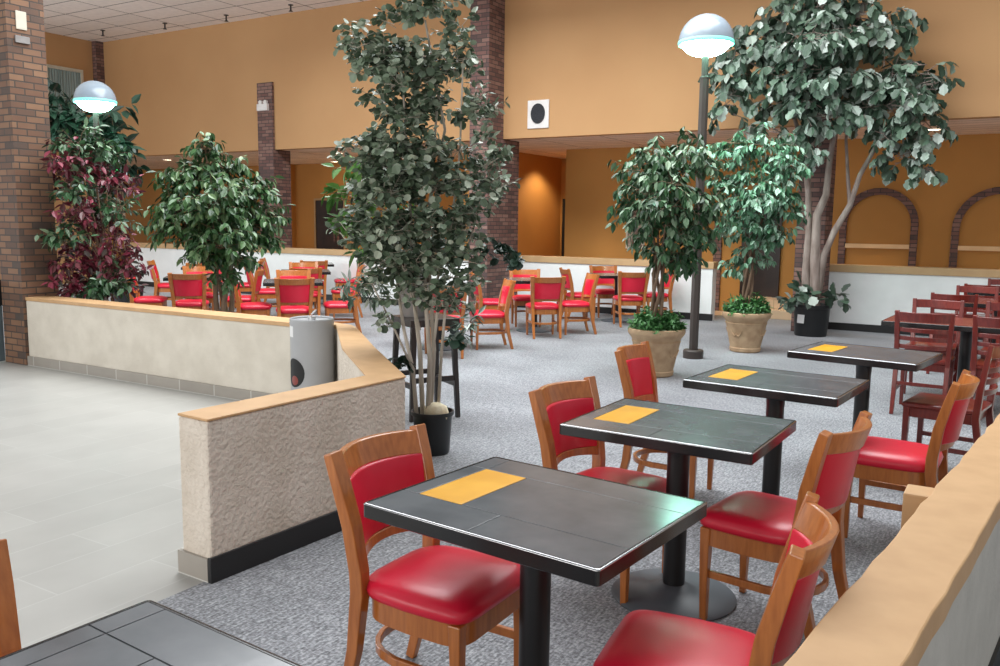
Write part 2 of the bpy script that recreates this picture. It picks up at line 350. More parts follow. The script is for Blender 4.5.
# step between the half walls
struct(MB().box(-4.15, -2.9, 14.55, 15.45, 0, .15).box(-4.15, -2.9, 14.9, 15.45, .15, .3).build('trim_9', 'step', None, .005), 'tan steps in the gap between the half walls', 'step')

# doors
def door(name, x0, x1, y, z0, z1, label, frame='frame_tan', panes=False):
    o = MB().box(x0, x1, y - .04, y, z0, z1).build(name, 'door_dark'); struct(o, label, 'door')
    w = .05
    MB().box(x0 - w, x0, y - .06, y, z0, z1 + w).box(x1, x1 + w, y - .06, y, z0, z1 + w).box(x0, x1, y - .06, y, z1, z1 + w).build('door_frame', frame, o)
    if panes:
        xm = (x0 + x1) / 2
        MB().box(xm + .12, xm + .18, y - .05, y - .04, 1.0, 1.65).box(xm + .25, xm + .31, y - .05, y - .04, 1.0, 1.65).build('panel_moulding', M['brick_dark'], o)
        MB().lathe([(.03, .98), (.03, 1.04)], (xm + .3, y - .07), 10).build('door_handle', 'steel', o)
door('door_1', -15.70, -14.75, 16.8, 0, 2.06, 'dark panelled door in a tan frame behind the left half wall', 'frame_tan', True)
door('door_2', -4.18, -3.60, 15.45, .3, 2.1, 'dark brown door behind the second ficus', 'door_dark')

# brick arches
def arch(x0, x1, ztop, label, sill=True):
    a = (x1 - x0) / 2; xc = (x0 + x1) / 2; zs = ztop - a; w = .11; n = 18; y0, y1 = 15.40, 15.45
    ins = [(xc - (a - w), 0), ] + [(xc - (a - w) * math.cos(math.pi * i / n), zs + (a - w) * math.sin(math.pi * i / n)) for i in range(n + 1)] + [(xc + a - w, 0)]
    out = [(xc - a, 0)] + [(xc - a * math.cos(math.pi * i / n), zs + a * math.sin(math.pi * i / n)) for i in range(n + 1)] + [(xc + a, 0)]
    rings = [[(o[0], y0, o[1]), (i_[0], y0, i_[1]), (i_[0], y1, i_[1]), (o[0], y1, o[1])] for o, i_ in zip(out, ins)]
    root = empty('brick_arch', label, 'arch', (0, 0, 0)); root['kind'] = 'structure'
    MB().loft(rings).build('arch_ring', 'brick_dark', root)
    if sill: MB().box(xc - a + w, xc + a - w, 15.39, 15.45, 1.2, 1.27).build('arch_sill', 'wood_sill', root)
arch(-2.60, -1.40, 2.19, 'brick arch on the ochre wall nearer the big tree')
arch(-.92, .40, 2.19, 'brick arch on the ochre wall at the right edge of the photo')
wallbox('trim_10', -4.74, -4.60, 15.40, 15.45, 0, 1.6, 'brick_dark', 'brick strip beside the brown door', 'trim')

# window on the far left wall
wroot = MB().box(-19.1, -19.09, 11.75, 12.55, 3.75, 4.90).build('window_1', 'curtain'); struct(wroot, 'curtained window high on the far left wall', 'window')
MB().box(-19.1, -19.04, 11.69, 12.61, 4.90, 4.97).box(-19.1, -19.04, 12.55, 12.61, 3.69, 4.9).box(-19.1, -19.04, 11.69, 11.75, 3.69, 4.9).box(-19.1, -19.04, 11.69, 12.61, 3.69, 3.75).build('window_frame', 'frame_white', wroot)
cu = MB(); cu.loft([[(-19.075 + .02 * math.sin(i * 1.9), 11.75 + .8 * i / 40, z) for i in range(41)] + [(-19.085, 12.55 - .8 * i / 40, z) for i in range(41)] for z in (3.75, 4.9)]).build('curtain', 'curtain', wroot)

# ------------------------------------------------------------------ chairs
def arc(w, y, z, depth, n=9):        # points from -w to w, bowed back (-y) by depth in the middle
    return [(-w + 2 * w * i / (n - 1), y - depth * (1 - (2 * i / (n - 1) - 1) ** 2), z) for i in range(n)]
def bowed(mb, w0, y0, z0, w1, y1, z1, depth, th, rows=2, arch_low=0.0, n=11, puff=0.0):
    # curved panel between heights z0 (half width w0, y0) and z1; thickness th; arch_low raises the lower edge's middle
    rings = []
    for i in range(n):
        t = 2 * i / (n - 1) - 1; q = 1 - t * t
        ring = []
        za = z0 + arch_low * q
        fr = [(0, 1), (.5, 1), (1, 1), (1, 0), (.5, 0), (0, 0)] if puff else [(0, 1), (1, 1), (1, 0), (0, 0)]
        for k, side in fr:
            w = w0 + (w1 - w0) * k; y = y0 + (y1 - y0) * k; z = za + (z1 - za) * k
            ex = puff * q if (k == .5 and side == 1) else 0
            ring.append((w * t, y - depth * q + (th / 2 + ex if side else -th / 2), z))
        rings.append(ring)
    return mb.loft(rings)
def make_chair():
    root = empty('dining_chair', 'x', 'chair')
    for s in (-1, 1):
        MB().bar([(s * .182, -.285, 0), (s * .186, -.232, .2), (s * .19, -.205, .40), (s * .193, -.205, .47), (s * .202, -.225, .62), (s * .212, -.258, .75), (s * .218, -.285, .845)],
                 [.030, .036, .042, .044, .048, .052, .054], [.034, .042, .050, .050, .046, .040, .034], (0, 1, 0)).build('back_post', 'chair_wood', root, .004)
    bowed(MB(), .190, -.252, .755, .199, -.276, .834, .074, .024).build('top_rail', 'chair_wood', root, .004, 40)
    bowed(MB(), .174, -.214, .535, .190, -.252, .757, .062, .028, puff=.008).build('back_pad', 'vinyl', root, .006, 60)
    bowed(MB(), .178, -.203, .495, .180, -.208, .537, .060, .022, arch_low=.012).build('lower_rail', 'chair_wood', root, .003, 40)
    # seat outline: wider in front, rounded at the back
    def outline(gr, n=28):
        pts = []
        for i in range(n):
            a = 2 * math.pi * i / n; c, s_ = math.cos(a), math.sin(a)
            e = .30 if s_ > 0 else .48
            x = math.copysign(abs(c) ** e, c); y = math.copysign(abs(s_) ** e, s_)
            wx = (.212 if y > 0 else .212 - .014 * -y) + gr
            pts.append((wx * x, (.205 + gr) * y - .010))
        return pts
    def ring(gr, z, sc_=1): return [(x * sc_, y * sc_, z) for x, y in outline(gr)]
    MB().loft([ring(-.012, .388), ring(.006, .398), ring(.011, .417), ring(.003, .438), ring(-.028, .453), ring(0, .461, .70), ring(0, .465, .38)]).build('seat_cushion', 'vinyl', root, 0, 60)
    ap = MB()
    o1, o2 = outline(-.006), outline(-.032)
    n = len(o1)
    ap.loft([[(*o1[i], .322), (*o1[i], .391), (*o2[i], .391), (*o2[i], .322)] for i in list(range(n)) + [0]], False)
    ap.build('seat_apron', 'chair_wood', root, 0, 40)
    for s in (-1, 1):
        MB().bar([(s * .182, .160, 0), (s * .186, .161, .22), (s * .186, .159, .39)], [.026, .034, .042], [.026, .034, .042], (0, 1, 0)).build('front_leg', 'chair_wood', root, .004)
    hp = [(-.178, .155, .20), (-.178, 0, .20), (-.176, -.08, .20)] + [(-.165 * math.cos(math.pi * i / 10), -.10 - .135 * math.sin(math.pi * i / 10), .20) for i in range(1, 10)] + [(.176, -.08, .20), (.178, 0, .20), (.178, .155, .20)]
    MB().bar(hp, .018, .030).build('hoop_stretcher', 'chair_wood', root, .003, 40)
    return root
def make_ladder():
    root = empty('ladder_back_chair', 'x', 'chair')
    for s in (-1, 1):
        MB().bar([(s * .190, -.30, 0), (s * .192, -.235, .22), (s * .192, -.205, .42), (s * .197, -.222, .62), (s * .205, -.26, .87)],
                 [.030, .036, .038, .038, .036], [.032, .038, .042, .036, .026], (0, 1, 0)).build('back_post', 'mahogany', root, .004)
    bowed(MB(), .19, -.247, .785, .20, -.262, .862, .05, .020).build('top_rail', 'mahogany', root, .004, 40)
    for z0, z1 in ((.695, .73), (.625, .66), (.555, .59)):
        bowed(MB(), .183, -.20 - (z0 - .46) * .14, z0, .185, -.20 - (z1 - .46) * .14, z1, .046, .016).build('slat', 'mahogany', root, .003, 40)
    seat = MB()
    pts = [(-.205, .21), (.205, .21), (.212, .17), (.195, -.20), (.17, -.225), (-.17, -.225), (-.195, -.20), (-.212, .17)]
    seat.loft([[(x * .96, y * .96, .435) for x, y in pts], [(x, y, .445) for x, y in pts], [(x, y, .462) for x, y in pts], [(x * .93, y * .93, .47) for x, y in pts], [(x * .6, y * .6, .464) for x, y in pts]])
    seat.build('seat', 'mahogany', root, 0, 35)
    MB().box(-.185, .185, .165, .185, .375, .436).box(-.18, .18, -.20, -.18, .375, .436).box(-.19, -.17, -.19, .175, .375, .436).box(.17, .19, -.19, .175, .375, .436).build('seat_apron', 'mahogany', root, .003)
    for s in (-1, 1):
        MB().bar([(s * .185, .185, 0), (s * .187, .182, .44)], [.028, .038], [.028, .038], (0, 1, 0)).build('front_leg', 'mahogany', root, .004)
        MB().bar([(s * .187, .18, .20), (s * .19, -.235, .20)], .018, .028).build('side_stretcher', 'mahogany', root, .003)
    MB().bar([(-.187, -.235, .26), (.187, -.235, .26)], .018, .028).build('rear_stretcher', 'mahogany', root, .003)
    return root
CHAIR = make_chair(); LADDER = make_ladder()
used = set()
def place(proto, x, y, facing, label, group=None, scale=None):
    rz = R(facing - 90)
    if proto.name not in used:
        used.add(proto.name); CH[proto.name] = [(c, kids(c)) for c in kids(proto)]
        proto.location = (x, y, 0); proto.rotation_euler = (0, 0, rz); proto['label'] = label
        if group: proto['group'] = group
        if scale: proto.scale = (scale,) * 3
        return proto
    return dup(proto, (x, y, 0), rz, label, group, scale)
G1 = 'red and honey wood chairs at the front row of tables'
place(CHAIR, -1.476, 2.155, 0, 'red chair at the left end of the largest front table, beside the stucco wall', G1)
place(CHAIR, -.672, 2.07, 187, 'nearest red chair, cut by the bottom edge beside the broad tan cap', G1)
place(CHAIR, -1.41, 3.335, -7, 'red chair at the left end of the second slate table, before the open carpet', G1)
place(CHAIR, -.765, 3.325, 171, 'red chair at the right end of the second slate table, beside its black post', G1)
place(CHAIR, -1.61, 4.67, 2, 'red chair at the left end of the third slate table, before the first sandy urn', G1)
place(CHAIR, -.465, 4.63, 177, 'red chair at the right end of the third slate table, behind the small tan pier', G1)
place(CHAIR, -1.60, .755, 0, 'honey wood chair cut off by the left edge, only its back post in view', G1)

# ------------------------------------------------------------------ tables
def make_table(top='slate', w=.785, d=.637, tiles=True, name='slate_table', yellow=True):
    root = empty(name, 'x', 'table')
    edge = MB(); r = .012; rd = [(sx * (w / 2 - r) + r * math.cos(a), sy * (d / 2 - r) + r * math.sin(a)) for sx, sy, a0 in ((1, 1, 0), (-1, 1, 90), (-1, -1, 180), (1, -1, 270)) for a in [R(a0 + k * 30) for k in range(4)]]
    def off(g): return [(x * (1 - 2 * g / w), y * (1 - 2 * g / d)) for x, y in rd]
    edge.loft([[(x, y, .705) for x, y in off(.003)], [(x, y, .708) for x, y in off(0)], [(x, y, .7455) for x, y in off(0)], [(x, y, .7484) for x, y in off(.003)], [(x, y, .7490) for x, y in off(.005)], [(x, y, .7488) for x, y in off(.009)], [(x, y, .741) for x, y in off(.012)]])
    edge.build('edge_band', 'table_edge', root, 0, 30)
    X, Y = w / 2 - .009, d / 2 - .009; g = .0016
    if tiles: tm = MB(); tm.loft([[(x, y, z) for x, y in off(q)] for q, z in ((-.0002, .7452), (.0000, .7468), (.0020, .7488), (.0040, .7493))], False); tm.build('edge_glint', 'glint_steel', root, 0, 50)  # bright strip added to imitate the reflected highlight along the black edge
    if tiles:
        MB().box(-X, X, -Y, Y, .735, .7462).build('grout_bed', 'grout', root)
        t = MB(); yl = None
        rows = [(-Y, -.152, (-.015,)), (-.152, .178, (-.322, -.160)), (.178, Y, (-.322,))]
        for y0, y1, cuts in rows:
            xs = [-X] + list(cuts) + [X]
            for a, b in zip(xs[:-1], xs[1:]):
                if yellow and a == -.322 and y0 < 0: yl = (a, b, y0, y1); continue
                t.box(a + g, b - g, y0 + g, y1 - g, .74, .7485)
        tt = t.build('tile_top', top, root, .001)
        if yl: tag_part = MB().box(yl[0] + g, yl[1] - g, yl[2] + g, yl[3] - g, .74, .7487).build('inlay_tile', 'yellow', tt, .001); tag_part['label'] = 'yellow inlaid tile'
    else:
        MB().box(-X, X, -Y, Y, .735, .7485).build('table_top', top, root, .002)
    MB().lathe([(.075, .703), (.075, .69), (.05, .66), (.046, .60), (.046, .02)], (0, 0), 24).build('pedestal', 'black_iron', root, 0, 40)
    MB().lathe([(.255, 0), (.26, .008), (.25, .016), (.12, .026), (.075, .045), (.048, .06)], (0, 0), 36).build('base_plate', 'grey_iron', root, 0, 40)
    return root
TAB = make_table()
TAB.location = (-1.141, 2.118, 0); TAB.rotation_euler = (0, 0, R(-5.5)); TAB['label'] = 'largest slate table in the foreground with teal glare on its right corner'; TAB['group'] = 'slate topped tables in the front row'
for x, y, a, l in [(-1.134, 3.332, -1.5, 'second slate table of the front row, its grey base disc in view'),
                   (-1.036, 4.566, -4.9, 'third slate table of the front row, nearer than the last one'),
                   (-.796, 5.922, -8.6, 'last slate table of the front row, next to the mahogany chairs')]:
    dup(TAB, (x, y, 0), R(a), l)
T0 = make_table(yellow=False); T0.location = (-1.16, .765, 0); T0.rotation_euler = (0, 0, R(-3.6)); T0['label'] = 'slate table cropped by the lower left corner of the photo'
place(LADDER, -.31, 6.0, 171, 'mahogany chair with a wooden seat at the right end of the last slate table', 'mahogany ladder back chairs')

DT = make_table('slate', .76, .76, False, 'square_dining_table'); first = [True]
def dtable(x, y, a, label):
    if first[0]:
        first[0] = False; CH[DT.name] = [(c, kids(c)) for c in kids(DT)]
        DT.location = (x, y, 0); DT.rotation_euler = (0, 0, R(a)); DT['label'] = label; DT['group'] = 'square tables of the rear dining area'; return
    dup(DT, (x, y, 0), R(a), label)
GR = 'red chairs around the rear dining tables'
def four(tx, ty, a, names, desc, r=.60, skip=(), offs=None):
    for k, nm in enumerate(('near', 'right', 'far', 'left')):
        if k in skip: continue
        ang = a - 90 + 90 * k
        ox, oy = (offs or {}).get(k, (0, 0))
        place(CHAIR, tx + r * math.cos(R(ang)) + ox, ty + r * math.sin(R(ang)) + oy, ang + 180 + random.Random(tx * 7 + k).uniform(-4, 4), names[k], GR)
    dtable(tx, ty, a, desc)
four(-6.05, 8.60, 40, ('red chair with its back turned, seen through the bare eucalyptus stems', 'red chair seen from its side just right of the eucalyptus foliage', '', ''), 'dark table hidden behind the eucalyptus stems', skip=(2, 3))
four(-5.92, 10.81, 40, ('red chair with its back turned at the table right of the eucalyptus', 'red chair on the right side of the table right of the eucalyptus', 'red chair facing the viewer across the table right of the eucalyptus', 'red chair on the left side of the table right of the eucalyptus'), 'dark square table right of the eucalyptus on the open carpet', offs={1: (.12, -.3)})
four(-5.45, 12.72, 40, ('red chair with its back turned just left of the first ficus trunk', 'red chair partly hidden behind the first ficus trunk', 'red chair facing the viewer against the middle white half wall', 'red chair seen edge on left of the table by the first ficus'), 'dark square table against the middle white half wall')
four(-9.95, 8.15, 45, ('red chair with its back turned left of the rounded ficus trunk', 'red chair half hidden behind the rounded ficus trunk', 'red chair facing the viewer under the rounded ficus crown', 'red chair seen sideways beside the burgundy plant'), 'dark table between the burgundy plant and the rounded ficus')
four(-11.9, 10.0, 45, ('red chair behind the table by the burgundy plant, back turned', 'red chair at the second table, under the rounded ficus leaves', 'red chair farthest back between the burgundy plant and rounded ficus', 'red chair just right of the burgundy leaves at the second table'), 'second dark table farther back between the burgundy plant and rounded ficus')
four(-8.25, 8.35, 45, ('red chair with its back turned directly above the grey bin', 'red chair in profile with curved post just left of the eucalyptus', 'red chair facing the viewer at the table above the grey bin', 'red chair left of the table above the grey bin, beside the ficus trunk'), 'dark table above the grey bin', offs={3: (.12, .04)})
four(-9.75, 10.15, 45, ('red chair with its back turned at the second table behind the grey bin', 'red chair in profile at the second table behind the grey bin', 'red chair facing the viewer at the second table behind the grey bin', 'red chair on the left side of the second table behind the grey bin'), 'second dark table in the line behind the grey bin')
four(-11.3, 11.95, 45, ('red chair with its back turned at the farthest table behind the grey bin', 'red chair in profile at the farthest table near the white half wall', '', 'red chair at the left side of the farthest table, in ficus leaves'), 'farthest dark table against the left white half wall', skip=(2,))

# mahogany group on the right
RT_ = make_table('red_top', 1.25, .78, False, 'red_wood_table')
RT_.location = (-.32, 8.36, 0); RT_.rotation_euler = (0, 0, R(-3)); RT_['label'] = 'nearest dark red table with mahogany chairs on both sides'; RT_['group'] = 'dark red tables on the right'
dup(RT_, (-.12, 10.85, 0), R(-2), 'second dark red table farther back on the right')
dup(RT_, (.1, 12.75, 0), R(-2), 'farthest dark red table near the right white half wall')
GL = 'mahogany ladder back chairs'
for x, y, a, l in [(-.60, 8.00, 88, 'nearest mahogany chair with its back turned at the first dark red table'),
                   (-.02, 7.95, 86, 'mahogany chair cut by the right edge, back turned at the first dark red table'),
                   (-.62, 8.92, -92, 'mahogany chair facing the viewer across the first dark red table'),
                   (.0, 8.98, -92, 'mahogany chair at the right edge facing across the first dark red table'),
                   (-.52, 10.38, 88, 'mahogany chair with its back turned at the second dark red table'),
                   (.1, 10.38, 88, 'mahogany chair at the right edge, back turned at the second dark red table'),
                   (-.38, 11.38, -92, 'mahogany chair facing the viewer across the second dark red table'),
                   (-.30, 12.30, 88, 'mahogany chair with its back turned at the farthest dark red table'),
                   (-.10, 13.22, -92, 'mahogany chair backed against the right white half wall')]:
    place(LADDER, x, y, a, l, GL)

# ------------------------------------------------------------------ lamp posts
def lamp(x, y, zc, label, r=.305):
    t = empty('globe_lamp', label, 'street lamp', (x, y, 0), 0, 'globe lamps on tall posts')
    MB().lathe([(.118, 0), (.118, .085), (.108, .10), (.06, .10)], (0, 0), 24).build('post_base', 'post', t, 0, 30)
    MB().lathe([(.054, .09), (.054, zc - .40), (.058, zc - .40), (.058, zc - .38), (.04, zc - .37), (.04, zc - .155)], (0, 0), 8).build('post', 'post', t, 0, 30)
    n = 10
    MB().lathe([(.05, zc - .148), (.09, zc - .145)] + [(r * .88 * math.sin(R(a)), zc - .005 - .155 * math.cos(R(a))) for a in range(24, 91, 6)] + [(.02, zc + .002)], (0, 0), 32).build('lower_bowl', 'globe_glow', t, 0, 60)
    MB().lathe([(r * 1.0, zc - .03), (r * 1.02, zc - .02), (r * 1.02, zc + .0), (r, zc + .012)], (0, 0), 32, False).build('rim', 'rimglass', t, 0, 30)
    MB().lathe([(r * math.cos(R(a)), zc + r * math.sin(R(a))) for a in range(0, 90, 7)] + [(.005, zc + r)], (0, 0), 32).build('upper_dome', 'dome', t, 0, 60)
lamp(-3.17, 9.69, 3.585, 'tall bronze lamp post with a glowing globe between the ficus urns and the open carpet')
lamp(-11.50, 7.78, 3.21, 'globe lamp rising behind the burgundy plant by the brick pillar', .285)

# ------------------------------------------------------------------ foliage
LEAF = {
 'oval': ([(0, 0), (.30, -.24), (.62, -.22), (1, 0), (.62, .22), (.30, .24)], [(0, 1, 2, 3), (0, 3, 4, 5)]),
 'round': ([(0, 0), (.12, -.34), (.45, -.5), (.82, -.36), (1, 0), (.82, .36), (.45, .5), (.12, .34)], [(0, 1, 2, 3, 4), (0, 4, 5, 6, 7)]),
 'lobed': ([(0, 0), (.12, -.20), (.35, -.46), (.45, -.22), (.70, -.44), (.78, -.16), (1, 0), (.78, .16), (.70, .44), (.45, .22), (.35, .46), (.12, .20)], [(0, 1, 2, 3, 4, 5, 6), (0, 6, 7, 8, 9, 10, 11)]),
 'oak': ([(0, 0), (.14, -.14), (.36, -.33), (.48, -.26), (.66, -.36), (.84, -.24), (.90, -.10), (1, 0), (.90, .10), (.84, .24), (.66, .36), (.48, .26), (.36, .33), (.14, .14)], [(0, 1, 2, 3, 4, 5, 6, 7), (0, 7, 8, 9, 10, 11, 12, 13)]),
 'slim': ([(0, 0), (.30, -.13), (.65, -.12), (1, 0), (.65, .12), (.30, .13)], [(0, 1, 2, 3), (0, 3, 4, 5)]),
}
def add_leaf(mb, p, d, nrm, size, kind, fold):
    d = d.normalized(); s = d.cross(nrm)
    if s.length < 1e-3: s = d.cross(Vector((1, .1, 0)))
    s.normalize(); n = s.cross(d)
    pts, fs = LEAF[kind]
    mb.add([tuple(p + d * (a * size) + s * (b * size) + n * (abs(b) * fold * size - .18 * a * a * size)) for a, b in pts], fs)
def rv(rg):
    while True:
        v = Vector((rg.uniform(-1, 1), rg.uniform(-1, 1), rg.uniform(-1, 1)))
        if .05 < v.length < 1: return v.normalized()
def crown(mb, tw, clusters, rg, kind='oval', size=.07, spacing=.045, droop=.5, fold=.25, twr=.004, sag=.3, ok=None, whorl=2, inner=.25):
    for c, rad, n in clusters:
        c = Vector(c)
        for _ in range(n):
            o = rv(rg); o.z = abs(o.z) * .6 + o.z * .4
            p = c + rv(rg) * rad * inner; d = (o + Vector((0, 0, .25))).normalized()
            L = rad * rg.uniform(.55, 1.05); k = max(3, int(L / spacing)); st = L / k
            path = [p.copy()]; ph = rg.uniform(0, 6)
            for i in range(k):
                d = (d + Vector((0, 0, -droop * st / max(rad, .1))) + rv(rg) * .12).normalized()
                p = p + d * st; path.append(p.copy())
                if ok and not ok(p): break
                if i < 1: continue
                for w in range(whorl):
                    side = d.cross(Vector((0, 0, 1)));
                    if side.length < .1: side = Vector((1, 0, 0))
                    side.normalize(); side = Matrix.Rotation(ph + (i * 2.4) + w * math.pi * 2 / whorl, 3, d) @ side
                    ld = (d * .55 + side * .8 + Vector((0, 0, -sag)) + rv(rg) * .25)
                    nr = Vector((0, 0, 1)) + rv(rg) * .65 + o * .35
                    add_leaf(mb, p + side * .004, ld, nr, size * rg.uniform(.7, 1.2), kind, fold * rg.uniform(.3, 1.2))
            if tw is not None and len(path) > 2: tw.tube([path[0], path[len(path) // 2], path[-1]], [twr, twr * .7, twr * .3], 4, False)
def pot(t, prof, mat, n=32): return MB().lathe(prof, (0, 0), n).build('pot', mat, t, 0, 35)
def local(t, p): return Vector(p) - t.location

def urn_tree(x, y, label, clusters, mat, rg, trunkz, kind='oval', size=.10):
    t = empty('potted_ficus_tree', label, 'plant', (x, y, 0), 0, 'ficus trees in sandy urns')
    MB().lathe([(.17, 0), (.185, .012), (.19, .05), (.183, .06), (.20, .14), (.222, .24), (.245, .345), (.253, .36), (.245, .372), (.26, .40), (.285, .43), (.295, .455), (.293, .485), (.275, .495), (.262, .48), (.255, .44)], (0, 0), 40).build('pot', 'terracotta', t, 0, 35); up_ = kids(t)[-1]
    for a in range(4):
        sw = MB()
        ca = R(a * 90 - 60 + 45)
        for s in (-1, 1):
            pts = [(math.cos(ca + s * q * .32) * (.215 + .03 * k_), math.sin(ca + s * q * .32) * (.215 + .03 * k_), .20 + .09 * k_) for q, k_ in ((0, .35), (.3, .1), (.6, .2), (.85, .55), (1, .95))]
            sw.tube(pts, [.008, .01, .01, .008, .005], 6)
        sw.build('relief_scroll', 'terracotta', up_, 0, 40)
    MB().lathe([(.25, .43), (.1, .45), (.01, .455)], (0, 0), 20).build('soil', 'soil', t)
    iv = MB()
    crown(iv, None, [((math.cos(a) * .15, math.sin(a) * .15, .50), .19, 26) for a in [R(k * 51) for k in range(7)]] + [((0, 0, .52), .2, 30)], rg, 'oval', .062, .026, 1.0, ok=lambda p: p.z > .47 and p.x ** 2 + p.y ** 2 < .27 ** 2, whorl=3)
    iv.build('ivy_groundcover', 'leaf_ivy', t)
    tr = MB()
    for k in range(5):
        a0 = k * 1.257
        tr.tube([(.05 * math.cos(a0 + z * 3.2) * (1 + .5 * max(0, z - .8)), .05 * math.sin(a0 + z * 3.2) * (1 + .5 * max(0, z - .8)), .44 + z * (trunkz - .44)) for z in [i / 9 for i in range(10)]], [.022 - .001 * i for i in range(10)], 7)
    for c, rad, n in clusters:
        c = local(t, c); b = Vector((0, 0, trunkz - .15))
        tr.tube([b, b.lerp(c, .5) + Vector((0, 0, .08)), c], [.016, .011, .006], 6)
    tr.build('trunk', 'bark_brown', t, 0, 60)
    f = MB(); tw = MB()
    crown(f, tw, [(local(t, c), rad * .86, int(n * 1.35)) for c, rad, n in clusters], rg, kind, size, .045, 1.2, sag=1.0, whorl=2, inner=.5)
    f.build('foliage', mat, t); tw.build('twigs', 'bark_brown', t)
    return t
rg = random.Random(11)
A = lambda px, py, dd=0, y=8.40: tuple(aty(px, py, y + dd))
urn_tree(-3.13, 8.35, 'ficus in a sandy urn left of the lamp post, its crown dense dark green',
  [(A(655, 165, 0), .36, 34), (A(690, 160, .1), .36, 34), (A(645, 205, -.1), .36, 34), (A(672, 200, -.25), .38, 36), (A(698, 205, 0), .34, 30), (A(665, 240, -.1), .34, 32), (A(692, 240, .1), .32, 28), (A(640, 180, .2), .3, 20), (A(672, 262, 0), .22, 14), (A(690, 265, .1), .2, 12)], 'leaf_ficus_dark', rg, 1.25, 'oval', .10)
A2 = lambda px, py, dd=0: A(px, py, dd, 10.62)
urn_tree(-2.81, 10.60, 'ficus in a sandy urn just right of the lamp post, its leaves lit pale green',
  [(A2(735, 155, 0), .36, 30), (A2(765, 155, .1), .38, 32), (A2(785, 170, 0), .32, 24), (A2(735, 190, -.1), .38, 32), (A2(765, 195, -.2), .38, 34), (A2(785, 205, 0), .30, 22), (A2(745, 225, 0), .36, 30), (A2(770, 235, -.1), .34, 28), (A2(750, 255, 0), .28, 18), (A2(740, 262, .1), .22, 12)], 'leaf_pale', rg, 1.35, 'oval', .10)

# rounded ficus behind the long half wall
p6 = Vector((-7.30, 6.35, 0))
t = empty('ficus_tree', 'rounded green ficus tree rising behind the long half wall', 'plant', p6)
MB().lathe([(.17, 0), (.21, .32), (.225, .33), (.225, .36), (.2, .36), (.19, .31)], (0, 0), 28).build('pot', 'blackpot', t, 0, 35)
tr = MB()
for k in range(4):
    a0 = k * 1.57
    tr.tube([(.06 * math.cos(a0 + z * 2.4) * (1 + z), .06 * math.sin(a0 + z * 2.4) * (1 + z), .3 + z * 1.0) for z in [i / 8 for i in range(9)]], [.034 - .0018 * i for i in range(9)], 7)
B6 = lambda px, py, dd=0: local(t, at(px, py, 9.65 + dd))
cl = [(B6(205, 150, 0), .26, 16), (B6(190, 180, 0), .36, 26), (B6(222, 175, .1), .36, 26), (B6(248, 195, 0), .36, 26), (B6(180, 210, 0), .36, 28), (B6(215, 205, -.35), .40, 34), (B6(250, 220, 0), .38, 28), (B6(185, 235, -.1), .34, 24), (B6(222, 240, -.35), .40, 34), (B6(255, 240, .1), .34, 22), (B6(205, 255, -.2), .30, 20), (B6(240, 262, -.2), .28, 18), (B6(268, 215, .1), .26, 14), (B6(168, 222, .1), .26, 14), (B6(215, 215, .45), .4, 22), (B6(225, 278, -.1), .22, 10)]
for c, rad, n in cl:
    b = Vector((0, 0, 1.2)); tr.tube([b, b.lerp(c, .5) + Vector((0, 0, .06)), c], [.02, .013, .006], 6)
tr.build('trunk', 'bark_brown', t, 0, 60)
f = MB(); tw = MB(); crown(f, tw, [(c, r_ * .92, int(n * 1.45)) for c, r_, n in cl], rg, 'oval', .10, .045, .9, sag=.9, whorl=2); f.build('foliage', 'leaf_olive', t); tw.build('twigs', 'bark_brown', t)

# eucalyptus in the near black pot
t = empty('eucalyptus_tree', 'tall silver dollar eucalyptus in a black pot at the corner of the near half wall', 'plant', (-3.30, 4.62, 0))
MB().lathe([(.112, 0), (.116, .02), (.132, .262), (.145, .265), (.145, .29), (.134, .29), (.128, .24)], (0, 0), 32).build('pot', 'blackpot', t, 0, 35)
MB().lathe([(.127, .235), (.06, .25), (.005, .252)], (0, 0), 20).build('soil', 'soil', t)
fb = MB(); fb.loft([[(.045 + r_ * math.cos(a) * 1.25, -.02 + r_ * math.sin(a) * .9 , z) for a in [R(k * 40) for k in range(9)]] for r_, z in ((.066, .24), (.076, .285), (.062, .33), (.025, .35))]); fb.build('foam_block', 'foam', t, 0, 50)
E_ = lambda px, py, dd=0: local(t, at(px, py, 5.66 + dd))
stems = []
st = MB()
def stem(pts, r0, r1):
    P_ = [E_(*q) for q in pts]; n = len(P_); st.tube(P_, [1.35 * (r0 + (r1 - r0) * i / (n - 1)) for i in range(n)], 8)
stem([(417, 420, 0), (413, 370, -.02), (404, 330, -.03), (398, 290, 0), (390, 200, 0), (383, 110, 0)], .011, .004)
stem([(423, 420, .03), (420, 350, .02), (414, 300, 0), (410, 200, 0), (405, 120, 0), (400, 40, 0)], .013, .004)
stem([(428, 420, -.02), (430, 360, -.03), (425, 290, 0), (430, 200, .05), (445, 130, .05), (425, 20, 0)], .014, .005)
stem([(430, 420, .03), (434, 350, .02), (428, 250, .05), (432, 180, .08), (438, 90, .05)], .013, .005)
stem([(434, 340, .02), (438, 310, .0), (436, 285, 0), (452, 220, 0), (460, 150, 0), (463, 60, 0)], .009, .004)
stem([(438, 415, .05), (441, 360, .05), (446, 300, .05), (470, 240, .08), (490, 170, .1)], .009, .004)
stem([(413, 370, -.02), (395, 330, -.03), (380, 300, -.03), (365, 270, 0)], .006, .003)
stem([(420, 330, 0), (410, 290, -.05), (403, 250, -.05)], .006, .003)
st.build('stems', 'bark_pale', t, 0, 60)
